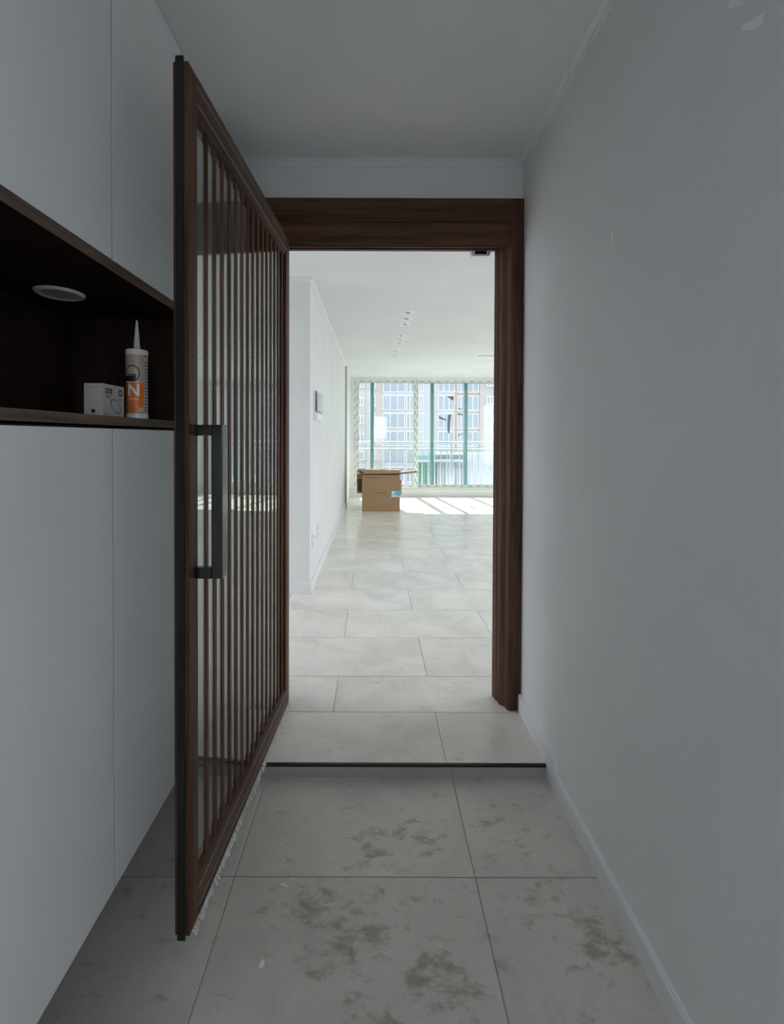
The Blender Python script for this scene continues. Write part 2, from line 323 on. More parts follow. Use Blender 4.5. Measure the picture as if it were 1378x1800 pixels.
# cornices
def cornice_poly(s=0.026): return [(0, 0), (0, -s), (-0.006, -s), (-0.010, -s * 0.55), (-s * 0.75, -0.008), (-s, -0.006), (-s, 0)]
struct(MB().prism([(XR + a, ZC + b) for a, b in cornice_poly()], 1, YB, DW0).build('trim_1', M['trimw']), 'thin cornice along the right entry wall', 'cornice')
struct(MB().prism([(DW0 + a, ZC + b) for a, b in cornice_poly()], 0, XC, XR - 0.026).build('trim_2', M['trimw']), 'thin cornice above the door frame', 'cornice')
struct(MB().prism([(LX - a, ZC + b) for a, b in cornice_poly()], 1, LD - 0.026, WY).build('trim_3', M['trimw']), 'thin cornice along the living room left wall', 'cornice')
struct(MB().prism([(LD + a, ZC + b) for a, b in cornice_poly()], 0, -3.0, LX).build('trim_4', M['trimw']), 'thin cornice at the living room wall corner', 'cornice')
struct(bx('trim_5', M['strip'], LX, LX + 0.03, 7.28, 7.34, 0, ZC - 0.02), 'grey-brown vertical strip on the left wall near the window', 'trim')
# baseboards
struct(MB().box(XR - 0.013, XR, YB, DS - 0.0, ZL, 0.016).box(XR - 0.009, XR, YB, DS - 0.0, 0.016, 0.021).build('baseboard_right', M['trimw'], bevel=0.0015), 'white baseboard along the sunken entry floor', 'baseboard')
struct(MB().box(XR - 0.013, XR, 1.505, DW0 - 0.022, 0.0215, 0.070).box(XR - 0.013, XR, DS + 0.001, DW0 - 0.022, 0.0, 0.0215).box(XR - 0.009, XR, 1.505, DW0 - 0.022, 0.070, 0.076).build('baseboard_right_upper', M['trimw'], bevel=0.0015), 'short white baseboard piece on the raised floor', 'baseboard')
struct(MB().box(LX, LX + 0.013, LD, 7.28, 0, 0.085).box(LX, LX + 0.013, 7.34, WY, 0, 0.085).build('baseboard_living_left', M['trimw'], bevel=0.002), 'white baseboard along the living room left wall', 'baseboard')
struct(bx('baseboard_hall', M['trimw'], -3.0, LX + 0.013, LD - 0.013, LD, 0, 0.085, bevel=0.002), 'white baseboard around the living room corner', 'baseboard')

# ------------------------------------------------------------------ door frame
fr = empty('door_frame', (0.09, DW0, 0), label='dark walnut moulded door frame around the doorway', category='door frame')
CF = 1.888                                   # face of the casing
HX, HY = -0.3716, 1.918                      # hinge corner of the open leaf
JX1 = 0.553
def side_prof(sgn, xin, flat):
    # x,y profile; xin = inner face of the jamb, flat = outer edge of the casing
    pts = [(xin, 2.005), (xin, 1.988), (xin + sgn * .004, 1.982), (xin + sgn * .004, 1.966), (xin + sgn * .010, 1.960), (xin + sgn * .012, 1.940),
           (xin + sgn * .018, 1.926), (xin + sgn * .028, 1.919), (xin + sgn * .034, 1.908), (xin + sgn * .0365, 1.894), (xin + sgn * .040, CF)]
    pts += [(flat, CF), (flat, 1.906), (xin + sgn * .080, 1.906), (xin + sgn * 0.080, 2.005)]
    return pts
MB().prism(side_prof(1, JX1, XR - 0.0008), 2, 0.0, 2.236).build('side_casing', M['wood_z'], fr, world=True, smooth=True)
MB().prism(side_prof(-1, HX - 0.046, -0.545), 2, 0.0, 2.236).build('side_casing', M['wood_z'], fr, world=True, smooth=True)
zi = 2.056
hp = [(2.005, zi), (1.996, zi), (1.990, zi - .004), (1.975, zi - .004), (1.975, zi + .02), (1.925, zi + .02), (1.925, zi - .018), (1.918, zi - .022), (1.912, zi - .022), (1.910, zi - .012), (1.906, zi - .006), (1.906, zi + .003), (1.902, zi + .022), (1.902, zi + .044),
      (1.897, zi + .058), (1.893, zi + .066), (1.893, zi + .073), (CF + .006, zi + .074), (CF + .006, zi + .078), (CF, zi + .079), (CF, 2.236), (1.906, 2.236), (1.906, zi + .082), (2.005, zi + .082)]
MB().prism(hp, 0, HX - 0.086, JX1 + 0.040).build('head_casing', M['wood_x'], fr, world=True, smooth=True)

# ------------------------------------------------------------------ open slatted glass door
NX, NY = -0.4276, 0.9986
ang = math.atan2(HY - NY, HX - NX)           # local +x runs from the free edge to the hinge edge, +y points away from the passage
leaf = empty('slatted_glass_door', (NX, NY, 0.0), ang, label='open dark walnut swing door with vertical slats over clear glass', category='door')
W, Z0, Z1, TH = 0.905, 0.030, 2.058, 0.036
# local y: face towards the passage is y = 0 on the -y side?  front face = 0, back face = +TH
ST, HS, RT, RB = 0.046, 0.052, 0.085, 0.085
Mz = M['wood_z']
stile = MB().box(0, ST, 0, TH, Z0, Z1).build('stile', Mz, leaf, bevel=0.0025)
MB().box(W - HS, W, 0, TH, Z0, Z1).build('stile', Mz, leaf, bevel=0.0025)
def rail_prof(up):
    z0, z1 = (Z1 - RT, Z1) if up else (Z0, Z0 + RB)
    if up: f = [(0.006, z0), (0.006, z0 + .010), (0.002, z0 + .012), (0.002, z0 + .020), (0, z0 + .023), (0, z0 + .056), (0.004, z0 + .058), (0.004, z0 + .064), (0, z0 + .066), (0, z1)]
    else: f = [(0, z0), (0, z0 + .020), (0.004, z0 + .022), (0.004, z0 + .028), (0, z0 + .030), (0, z1 - .022), (0.002, z1 - .020), (0.002, z1 - .012), (0.006, z1 - .010), (0.006, z1)]
    return f + [(TH, f[-1][1]), (TH, f[0][1])]
_lw = wood('walnut_along_leaf', 1, (0.05, 0.03, 0.024), (0.14, 0.09, 0.07))
MB().prism(rail_prof(True), 0, ST, W - HS).build('top_rail', _lw, leaf)
MB().prism(rail_prof(False), 0, ST, W - HS).build('bottom_rail', _lw, leaf)
_hilite = plain('rail_highlight_brown', (0.26, 0.19, 0.155), 0.3)  # pale strips paint the glossy edge highlights of the rails
for zz in (Z1 - .024, Z1 - .064, Z0 + RB - .016, Z0 + .025): MB().box(ST, W - HS, -.0012, .003, zz - .0016, zz + .0016).build('rail_highlight', _hilite, leaf)
G0, G1 = 0.0150, 0.0210
MB().box(ST - 0.006, W - HS + 0.006, G0, G1, Z0 + RB - 0.006, Z1 - RT + 0.006).build('glass_pane', M['dglass'], leaf)
PIT = 0.0509; SWD = 0.0175
ya, yb = G0 - 0.0038, G0 - 0.0002
me = None
for k in range(15):
    if me is None:
        o = MB().box(-SWD/2, SWD/2, ya, yb, Z0 + RB, Z1 - RT).build('slat', Mz, leaf, bevel=0.0006); me = o.data
    else:
        o = bpy.data.objects.new('slat', me); COL.objects.link(o); o.parent = leaf
    o.location = (ST + 0.0640 + k * PIT + SWD/2, 0, 0)
# glazing bead
MB().box(ST, ST + .006, .006, G0, Z0 + RB, Z1 - RT).build('glazing_bead', Mz, leaf)
MB().box(W - HS - .006, W - HS, .006, G0, Z0 + RB, Z1 - RT).build('glazing_bead', Mz, leaf)
# black seal along the free edge
MB().box(-0.004, 0.0005, 0.0095, 0.0285, Z0 - 0.008, Z1 + 0.010).build('edge_seal', M['rubber'], leaf, bevel=0.0015)
# brush seal along the bottom
br = MB(); br.box(0.012, W - 0.004, 0.010, 0.026, Z0 - 0.006, Z0 + 0.001)
x = 0.014
while x < W - 0.006:
    w = random.uniform(.0012, .0024); h = random.uniform(.012, .025); lean = random.uniform(-.004, .004); yy = random.uniform(-.008, .000)
    br.add([(x, -.0010 + yy, Z0 - .001), (x + w, -.0010 + yy, Z0 - .001), (x + w + lean, -.003 + yy, Z0 - h), (x + lean, -.003 + yy, Z0 - h), (x, .002, Z0), (x + w, .002, Z0), (x + w + lean, .0005 + yy, Z0 - h), (x + lean, .0005 + yy, Z0 - h)],
           [(0, 1, 2, 3), (7, 6, 5, 4), (0, 3, 7, 4), (1, 5, 6, 2), (3, 2, 6, 7), (4, 5, 1, 0)]); x += random.uniform(.0045, .0125)
tag(br.build('brush_seal', M['brush'], leaf), label='ragged grey brush strip')
# pull handles, one on each face
def pull(sgn, y0, zt, zb, label, gap=.040, thk=.027):
    # standoffs and bar; sgn -1 = passage side
    bar_in, bar_out = y0 + sgn * gap, y0 + sgn * (gap + thk)
    m = MB(); ya, yb = sorted((bar_in, bar_out)); m.box(0.028, 0.064, ya, yb, zb, zt)
    h = m.build('pull_handle', M['black'], leaf, bevel=0.0025); h['label'] = label
    for z in (zt - .026, zb):
        ya, yb = sorted((y0 + sgn * 0.0005, bar_in)); MB().box(0.026, 0.044, ya, yb, z, z + .026).build('standoff', M['black'], h, bevel=0.0015)
pull(-1, 0.0, 1.228, 0.862, 'matt black square bar handle')
pull(1, TH, 1.228, 0.862, 'flat matt black pull plate', .004, .006)
for z in (0.25, 1.05, 1.85):
    MB().lathe([(.006, 0), (.006, .09)], (W + .004, TH / 2, z), 16).build('hinge', M['black'], leaf, smooth=True)

# ------------------------------------------------------------------ catch under the head casing
ct = empty('door_catch', (0.483, 1.992, zi), label='small white catch under the dark head of the frame', category='door catch')
MB().box(-.040, .040, -.014, .012, -.030, -.022).box(-.044, -.034, -.014, .012, -.022, -.0045).box(.034, .044, -.014, .012, -.022, -.0045).build('bracket', M['white'], ct, bevel=.002)
MB().box(-.028, .028, -.0135, .010, -.0215, -.008).build('latch', M['black'], ct, bevel=.002)

# ------------------------------------------------------------------ cabinet
cab = empty('shoe_cabinet', (XC - 0.19, 0.6, 0.15), label='tall floating white cabinet with a dark open niche along the left wall', category='cabinet')
CE = 1.640; CB = -0.25; ZB = 0.135; ZN0, ZN1 = 1.2467, 1.582
ND = 1.424                                   # far end of the niche
bx('carcass', M['cabbody'], XL + .001, XC - 0.020, CB, CE, ZB + 0.006, 1.222, cab)  # carcass coloured near black so the door gaps read as shade
bx('carcass', M['cabbody'], XL + .001, XC - 0.020, CB, CE, 1.608, ZC - 0.001, cab)
seams = [CB, 0.175, 0.591, 1.007, 1.424, CE]
for i in range(5):
    a, b_ = seams[i] + .0016, seams[i+1] - .0016
    bx('door', M['cab'], XC - 0.0195, XC, a, b_, ZB, 1.2175, cab, bevel=.0003)
    bx('door', M['cab'], XC - 0.0195, XC, a, b_, 1.6085, ZC - 0.006, cab, bevel=.0003)
for yy in seams[1:-1]:
    for za, zb in ((ZB + .002, 1.2165), (1.6095, ZC - .007)): bx('gap_shade_strip', M['joint'], XC - .019, XC - .0010, yy - .0015, yy + .0015, za, zb, cab)  # dark strips stand in for the shade in the door gaps
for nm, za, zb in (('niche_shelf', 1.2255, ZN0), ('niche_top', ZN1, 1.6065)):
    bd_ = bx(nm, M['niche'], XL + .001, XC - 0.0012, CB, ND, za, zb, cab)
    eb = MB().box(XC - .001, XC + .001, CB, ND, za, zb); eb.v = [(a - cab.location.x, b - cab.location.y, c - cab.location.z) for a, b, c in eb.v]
    eb.build('edge_band', M['wood_y'], bd_)  # lighter walnut in front of the shade-darkened board
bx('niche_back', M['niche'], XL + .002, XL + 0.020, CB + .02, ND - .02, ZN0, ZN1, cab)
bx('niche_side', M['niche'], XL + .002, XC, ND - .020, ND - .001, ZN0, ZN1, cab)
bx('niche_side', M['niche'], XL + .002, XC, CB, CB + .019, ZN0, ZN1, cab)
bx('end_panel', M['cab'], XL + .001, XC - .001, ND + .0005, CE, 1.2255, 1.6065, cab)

# recessed lamp in the niche
rl = empty('niche_lamp', (-0.838, 1.158, ZN1), label='round recessed lamp in the niche ceiling of the cabinet', category='recessed lamp')
MB().lathe([(.042, -.0045), (.046, -.0075), (.052, -.0075), (.0565, -.004), (.058, -.0003), (.042, -.0003)], n=48, cap=False).build('rim', M['white'], rl, smooth=True)
MB().lathe([(.0415, -.0045), (.0415, -.0006)], n=48).build('lens', M['lens'], rl, smooth=True)

# sealant cartridge
cg = empty('sealant_cartridge', (-0.6375, 1.165, ZN0), label='white sealant tube with orange label and long nozzle on the niche shelf', category='sealant')
R0 = 0.0272; HB = 0.184
MB().lathe([(R0 - .002, 0), (R0, .001), (R0, .012), (R0 - .0012, .0125), (R0 - .0012, HB - .014), (R0, HB - .0135), (R0, HB - .002), (R0 - .002, HB), (.010, HB + .001)], n=48).build('barrel', M['white'], cg, smooth=True)
MB().lathe([(.0088, HB + .0005), (.0084, HB + .006), (.0028, HB + .074), (.0020, HB + .080)], n=28).build('nozzle', M['lens'], cg, smooth=True)
def arc_patch(name, mat, a0, a1, z0, z1, r, parent, n=18):
    m = MB(); vv = []; ff = []
    for k in range(n + 1):
        a = math.radians(a0 + (a1 - a0) * k / n)
        for rr in (r, r + .0003): vv += [(rr * math.cos(a), rr * math.sin(a), z0), (rr * math.cos(a), rr * math.sin(a), z1)]
    for k in range(n):
        b0, b1 = 4 * k, 4 * (k + 1)
        ff += [(b0+2, b1+2, b1+3, b0+3), (b0, b0+1, b1+1, b1), (b0+1, b0+3, b1+3, b1+1), (b0, b1, b1+2, b0+2)]
    return m.add(vv, ff).build(name, mat, parent, smooth=True)
RL = R0 - .0011
camdir = math.degrees(math.atan2(0 - 1.165, 0 + 0.6375))       # towards the doorway side
A = camdir
arc_patch('label_tan', M['tan'], A - 96, A + 38, .097, .169, RL, cg)
arc_patch('label_orange', M['orange'], A - 96, A + 38, .014, .0955, RL, cg)
arc_patch('label_back', M['carton'], A + 38.5, A + 150, .014, .162, RL, cg)
arc_patch('label_back_head', M['orange'], A + 38.5, A + 150, .163, .170, RL, cg)
def wrap_text(name, txt, size, a_c, z_c, mat, parent, r, bold=0.0, width=1.0):
    vv, ff = text_mesh(txt, size, bold, width); m = MB()
    m.add([(r * math.cos(math.radians(a_c) + u / r), r * math.sin(math.radians(a_c) + u / r), z_c + v) for u, v in vv], ff)
    return m.build(name, mat, parent)
RT_ = RL + .0007
wrap_text('lettering', 'N', .044, A - 18, .074, M['white'], cg, RT_, .0012, 0.95)
wrap_text('lettering', 'Silicone', .0085, A - 18, .052, M['white'], cg, RT_)
arc_patch('logo_band', M['ink'], A - 80, A - 6, .099, .112, RT_ - .0002, cg)
wrap_text('lettering', 'np', .020, A - 24, .114, M['ink'], cg, RT_ + .0003, .0006)
def wrap_ring(name, mat, a_c, z_c, ru, rv, t, r, parent, n=40):
    m = MB(); vv = []; ff = []
    for k in range(n):
        a = 2 * math.pi * k / n
        for s in (1.0, 1.0 - t): 
            u, v = ru * s * math.cos(a), rv * s * math.sin(a); an = math.radians(a_c) + u / r
            vv.append((r * math.cos(an), r * math.sin(an), z_c + v))
    for k in range(n): k2 = (k + 1) % n; ff.append((2*k, 2*k2, 2*k2+1, 2*k+1))
    return m.add(vv, ff).build(name, mat, parent)
wrap_ring('logo_ring', M['ink'], A - 26, .119, .019, .022, .13, RT_ + .0001, cg)
for k in range(7): arc_patch('fine_print', M['inkgrey'], A - 80, A - 28, .020 + k * .0040, .0212 + k * .0040, RL + .0004, cg, 8)
for k in range(16): arc_patch('fine_print', M['inkgrey'], A + 42, A + 100 + random.uniform(-14, 14), .020 + k * .0085, .0245 + k * .0085, RL + .0004, cg, 8)
arc_patch('code_patch', M['carton'], A + 6, A + 34, .017, .030, RL + .0004, cg, 8)

# small carton beside it
sb = empty('lamp_carton', (-0.652, 1.049, ZN0), label='small pale lamp carton beside the sealant tube on the niche shelf', category='carton')
bw, bd, bh = .022, .043, .0765
MB().box(-bw, bw, -bd, bd, 0, bh).build('carton_body', M['carton'], sb, bevel=.0010)
MB().box(-bw + .0005, bw - .0005, -bd - .0002, -bd, bh - .010, bh - .0092).build('lid_seam', M['inkgrey'], sb)
def face_text(txt, size, yc, zc, mat, bold=0.0, width=1.0):
    vv, ff = text_mesh(txt, size, bold, width)
    return MB().add([(bw + .0003, yc + u, zc + v) for u, v in vv], ff).build('lettering', mat, sb)
face_text('DOS', .0165, -.020, .060, M['ink'], .0009, .8)
face_text('2051', .0120, -.020, .047, M['red'], .0002, .9)
def face_ring(yc, zc, ru, rv, t, mat, tilt=0.0, n=36):
    vv = []; ff = []
    for k in range(n):
        a = 2 * math.pi * k / n
        for s in (1, 1 - t):
            u, v = ru * s * math.cos(a), rv * s * math.sin(a); vv.append((bw + .0003, yc + u * math.cos(tilt) - v * math.sin(tilt), zc + u * math.sin(tilt) + v * math.cos(tilt)))
    for k in range(n): k2 = (k + 1) % n; ff.append((2*k, 2*k2, 2*k2+1, 2*k+1))
    MB().add(vv, ff).build('ring_print', mat, sb)
face_ring(.008, .026, .0235, .0135, .12, M['ink'], -.55)
face_ring(.026, .060, .0085, .0085, .45, M['ink'])
face_ring(-.032, .005, .006, .004, .25, M['ink'])
for k in range(2): MB().box(bw, bw + .0003, .018, .034, .044 - k * .004, .0455 - k * .004).build('fine_print', M['inkgrey'], sb)
MB().box(-.004, .004, -bd - .0004, -bd, .008, .016).build('fine_print', M['ink'], sb)

# ------------------------------------------------------------------ marks on the right wall, crumbs
pt = MB()
prof = [(0, .018), (.006, .020), (.010, .008), (.007, -.006), (.003, -.022), (-.006, -.028), (-.009, -.018), (-.004, -.002)]
vv = [(XR - .0001, 1.186 + a, 1.75 + b) for a, b in prof] + [(XR - .006, 1.186 + a * .4, 1.75 + b * .6 - .004) for a, b in prof]; n = len(prof)
pt.add(vv, [tuple(range(n, 2*n))] + [(i, (i+1) % n, n + (i+1) % n, n + i) for i in range(n)])
tag(pt.build('putty_blob', M['putty']), label='small lump of dried putty stuck on the right wall', category='putty')

def flake(name, label, cat, mat, c, axis, pts, th):
    # a thin irregular flake lying on a wall (axis 0) or on the floor (axis 2)
    n = len(pts); m = MB()
    f = (lambda a, b, t: (-t, a, b)) if axis == 0 else (lambda a, b, t: (a, b, t))
    v0 = [f(a, b, 0.0002) for a, b in pts]; v1 = [f(a * .8, b * .8, th) for a, b in pts]
    ob = m.add(v0 + v1, [tuple(range(n))[::-1], tuple(range(n, 2*n))] + [(i, (i+1) % n, n + (i+1) % n, n + i) for i in range(n)]).build(name, mat)
    ob.location = c; ob['label'] = label; ob['category'] = cat; return ob
flake('plaster_smear', 'pale plaster smear high on the right wall, shaped like a wedge', 'smear', M['smear'], (XR, .775, 1.985), 0, [(-.030, .030), (-.004, .020), (.014, .026), (.034, .004), (.012, -.010), (-.008, -.022), (-.016, -.004)], .0012)
flake('plaster_smear', 'short pale plaster streak below the wedge-shaped smear on the right wall', 'smear', M['smear'], (XR, .752, 1.905), 0, [(-.024, .004), (-.006, .012), (.020, .024), (.024, .016), (.002, -.002), (-.016, -.012)], .0012)
flake('paper_scrap', 'tiny white scrap on the entry tile just below the cross joint', 'scrap', M['white'], (-.245, 1.190, ZL), 2, [(-.012, .003), (.002, .001), (.011, -.004), (.009, -.007), (-.002, -.003), (-.013, 0)], .0015)
flake('paper_scrap', 'tiny white scrap near the dark smear on the entry tile', 'scrap', M['white'], (-.262, 1.010, ZL), 2, [(-.006, -.010), (.004, -.008), (.007, .002), (.003, .010), (-.003, .004)], .0015)

# ------------------------------------------------------------------ living room window
win = struct(empty('window_1', (1.5, WY, 0)), 'large white sliding living room window with printed protective film', 'window')
P = M['pvc']
FY0, FY1 = WY + .012, WY + .26
MB().box(WX0, WX1, FY0, FY1, WZ0, WZ0 + .055).box(WX0, WX1, FY0, FY1, WZ1 - .040, WZ1).box(WX0, WX0 + .055, FY0, FY1, WZ0 + .055, WZ1 - .04).box(WX1 - .055, WX1, FY0, FY1, WZ0 + .055, WZ1 - .04).build('frame', P, win, world=True)
bx('sill', P, WX0 - .0, WX1, WY - .02, WY + .012, WZ0 - .002, WZ0 + .02, win, bevel=.003)
def sash(x0, x1, y0, y1, z0, z1, st, name='sash', mat=P, pane=M['wglass'], dashes=True):
    s = MB().box(x0, x0 + st, y0, y1, z0, z1).box(x1 - st, x1, y0, y1, z0, z1).box(x0 + st, x1 - st, y0, y1, z0, z0 + .048).box(x0 + st, x1 - st, y0, y1, z1 - .085, z1).build(name, mat, win, world=True)
    ym = (y0 + y1) / 2
    g = MB().box(x0 + st - .008, x1 - st + .008, ym - .003, ym + .003, z0 + .04, z1 - .077); g.v = [(a - win.location.x, b - win.location.y, c) for a, b, c in g.v]
    g.build('pane', pane, s)
    if dashes:
        gk = MB(); ga, gb, gc, ge, gw = x0 + st, x1 - st, z0 + .048, z1 - .085, .008
        gk.box(ga, ga + gw, y0 + .002, ym - .0035, gc, ge).box(gb - gw, gb, y0 + .002, ym - .0035, gc, ge).box(ga + gw, gb - gw, y0 + .002, ym - .0035, gc, gc + gw).box(ga + gw, gb - gw, y0 + .002, ym - .0035, ge - gw, ge)
        gk.v = [(a - win.location.x, b - win.location.y, c) for a, b, c in gk.v]; gk.build('gasket', M['dash'], s)
        d = MB()
        def dash_line(hor, c, a0, a1, ph):
            t = a0 + ph
            while t + .08 < a1:
                if hor: d.box(t, t + .08, y0 - .0012, y0, c - .006, c + .006)
                else: d.box(c - .006, c + .006, y0 - .0012, y0, t, t + .08)
                t += .17
        for c, ph in ((x0 + st * .28, .0), (x0 + st * .72, .062), (x1 - st * .28, .03), (x1 - st * .72, .09)): dash_line(False, c, z0 + .02, z1 - .02, ph)
        for c, ph in ((z1 - .022, .01), (z1 - .058, .07), (z0 + .026, .04)): dash_line(True, c, x0 + .05, x1 - .05, ph)
        d.v = [(a - win.location.x, b - win.location.y, c) for a, b, c in d.v]
        d.build('film_print', M['dash'], s)
    return s
SZ0, SZ1 = WZ0 + .056, WZ1 - .008
sash(-.408, .890, WY + .016, WY + .060, SZ0, SZ1, .085)
sash(.800, 2.78, WY + .066, WY + .110, SZ0, SZ1, .085)
sash(2.69, 3.56, WY + .016, WY + .060, SZ0, SZ1, .085)
bx('lock_handle', M['silver'], -.392, -.372, WY - .004, WY + .015, .98, 1.26, win, bevel=.003)
# outer glazing with teal profiles
OY = WY + .215
T = M['teal']
bars = [-.042, 1.192, 1.886, 3.08]
for i, c in enumerate(bars): bx('outer_mullion', T, c - .034, c + .034, OY - .03, OY + .065, SZ0, SZ1, win)
edges = [WX0 + .03] + bars + [WX1 - .03]
for i in range(5):
    a, b_ = edges[i] + .030, edges[i+1] - .030
    bx('outer_pane', M['oglass'], a, b_, OY + .010, OY + .016, SZ0, SZ1, win)
# torn scraps of film left on the second pane
def scrap(pts, xo, zo):
    s = MB(); yy = WY + .082; n = len(pts)
    s.add([(xo + a, yy, zo + b) for a, b in pts] + [(xo + a, yy + .002, zo + b) for a, b in pts], [tuple(range(n))[::-1], tuple(range(n, 2*n))] + [(i, (i+1) % n, n + (i+1) % n, n + i) for i in range(n)])
    s.build('film_scrap', M['film'], win, world=True)
def YP(u, v): return ((u - 657.4) * (WY + .08) / 760.98, 1.2 - (v - 768.3) * (WY + .08) / 760.98)
def scrap_px(px):   # outline in metres on the pane
    q = [YP(u, v) for u, v in px]; scrap(q, 0, 0)
scrap_px([(787, 729), (793, 727.5), (792, 735), (790.5, 744), (791, 752), (789.5, 761), (787, 761), (786, 752), (786.5, 741)])
scrap_px([(771, 731), (778, 734), (784, 737), (784, 739), (777, 737), (771, 735)])
scrap_px([(785, 696), (797, 696), (797, 704), (791, 701)])
scrap_px([(804, 715), (808, 718), (813, 719), (813, 720), (806, 719.5)])
scrap_px([(804, 765), (810, 762), (814, 758), (814, 759), (810, 763.5), (804.5, 766)])
scrap_px([(804, 726.5), (813.5, 727), (813.5, 729), (804, 729)])

# railing outside
rg = empty('safety_railing', (1.5, 9.13, 0.1), label='white steel picket railing outside the window', category='railing')
for zc, rr in ((1.090, .026), (.945, .021), (.148, .018)):
    m = MB().prism([(9.13 + rr * math.cos(i * math.pi / 8), zc + rr * math.sin(i * math.pi / 8)) for i in range(16)], 0, -.60, 3.8); m.build('rail', M['rail'], rg, world=True, smooth=True)
me = None
for k in range(34):
    xx = -.545 + k * .1305
    if me is None: o = MB().box(-.009, .009, -.009, .009, .165 - .1, .925 - .1).build('picket', M['rail'], rg); me = o.data
    else: o = bpy.data.objects.new('picket', me); COL.objects.link(o); o.parent = rg
    o.location = (xx - 1.5, 0, 0)
for xx in (-.58, 1.62, 3.78): bx('post', M['rail'], xx - .015, xx + .015, 9.112, 9.148, .115, 1.065, rg)
struct(bx('window_ledge', M['fac'], LX - .4, RX + .2, WY + .30, WY + .48, -.2, .11), 'narrow concrete ledge outside the window', 'ledge')

# ------------------------------------------------------------------ living room fittings
ip = empty('intercom_panel', (LX, 3.70, 1.34), label='wall intercom with a glossy screen over a white keypad', category='intercom')
bx('back_box', M['white'], LX, LX + .014, 3.50, 3.92, 1.335, 1.575, ip, bevel=.003)
bx('bezel', M['screen'], LX + .0142, LX + .024, 3.505, 3.915, 1.405, 1.572, ip, bevel=.003)
bx('screen', M['silver'], LX + .0242, LX + .0255, 3.58, 3.90, 1.42, 1.555, ip)
bx('keypad', M['white'], LX + .0142, LX + .022, 3.54, 3.91, 1.338, 1.400, ip, bevel=.002)
for nm, y0, z0, lab in (('wall_outlet', 3.40, .315, 'white double outlet plate nearer the wall corner'), ('wall_outlet', 3.68, .325, 'white double outlet plate farther from the wall corner'), ('wall_outlet', 8.02, .32, 'white outlet plate beyond the grey-brown strip by the window')):
    t = empty(nm, (LX, y0 + .06, z0), label=lab, category='outlet', group='living room wall outlets')
    bx('cover_plate', M['white'], LX, LX + .010, y0, y0 + .12, z0, z0 + .115, t, bevel=.002)
    for zz in (z0 + .030, z0 + .085):
        m = MB().lathe([(.019, 0), (.017, .003)], n=20); m.v = [(LX + .010 + c, y0 + .06 + a, zz + b) for a, b, c in m.v]; m.build('socket', M['silver'], t, world=True)
def downlight(x, y, label, r=.058):
    t = empty('downlight', (x, y, ZC), label=label, category='downlight', group='living room downlights')
    MB().lathe([(r * .50, -.001), (r * .56, -.007), (r * .72, -.010), (r * .92, -.008), (r, -.003), (r, -.0003), (r * .50, -.0003)], n=32, cap=False).build('trim_ring', M['ringw'], t, smooth=True)
    MB().lathe([(r * .49, -.0012), (r * .49, -.0003)], n=32).build('lens', M['dlens'], t)
ordn = ['nearest', 'middle', 'farthest']
for gi, (gx, gys) in enumerate(((.322, (4.20, 4.41, 4.62)), (.314, (5.153, 5.359, 5.576)), (.307, (6.10, 6.309, 6.515)))):
    for li, gy in enumerate(gys): downlight(gx, gy, f"{ordn[li]} round downlight of the {['nearest', 'middle', 'farthest'][gi]} ceiling trio")
downlight(1.098, 8.20, 'single downlight by the window, left of the other one', .05); downlight(1.751, 8.26, 'single downlight by the window, right of the other one', .05)
tag(bx('ceiling_slot', M['inkgrey'], 1.535, 3.0, 6.39, 6.415, ZC - .004, ZC - .0003), label='thin dark slot line across the living room ceiling', category='ceiling slot')

# ------------------------------------------------------------------ cardboard box
cb = empty('cardboard_box', (.114, 7.25, 0), label='brown cardboard box with folded flaps in front of the window', category='box')
C_, CI = M['card'], M['card_in']
x0, x1, y0, y1, h, t = -.192, .420, 6.975, 7.50, .590, .007
bx('front_panel', C_, x0, x1, y0, y0 + t, 0, h, cb, bevel=.002); bx('rear_panel', C_, x0, x1, y1 - t, y1, 0, h, cb, bevel=.002)
bx('side_panel', C_, x0, x0 + t, y0 + t, y1 - t, 0, h, cb); bx('side_panel', C_, x1 - t, x1, y0 + t, y1 - t, 0, h, cb)
bx('bottom_panel', CI, x0 + t, x1 - t, y0 + t, y1 - t, .001, .008, cb)
def sheet(name, mat, p, nrm_t=(0, 0, .007)):
    d = Vector(nrm_t); a = [Vector(q) for q in p]; n = len(a)
    return MB().add([tuple(q) for q in a] + [tuple(q + d) for q in a], [tuple(range(n))[::-1], tuple(range(n, 2*n))] + [(i, (i+1) % n, n + (i+1) % n, n + i) for i in range(n)]).build(name, mat, cb, world=True)
# rear flap folded forward over the top, its front lip bent down; side flap sticking out to the right
sheet('top_flap', C_, [(x0 - .085, y1 - .02, h + .055), (x1 + .02, y1 - .02, h + .045), (x1 + .012, y0 + .01, h + .052), (x0 + .01, y0 + .01, h + .046)])
sheet('flap_lip', C_, [(x0 + .015, y0 - .004, h + .014), (x1 - .005, y0 - .004, h + .024), (x1 + .012, y0 + .008, h + .050), (x0 + .012, y0 + .008, h + .046)], (0, .006, 0))
sheet('left_flap', C_, [(x0 + .005, y0 + .02, h + .003), (x0 + .005, y1 - .02, h + .003), (x0 - .085, y1 - .05, h + .045), (x0 - .090, y0 + .05, h + .045)])
sheet('right_flap', C_, [(x1 - .004, y0 + .03, h + .006), (x1 - .004, y1 - .03, h + .006), (x1 + .30, y1 - .06, h + .038), (x1 + .30, y0 + .10, h + .034)])
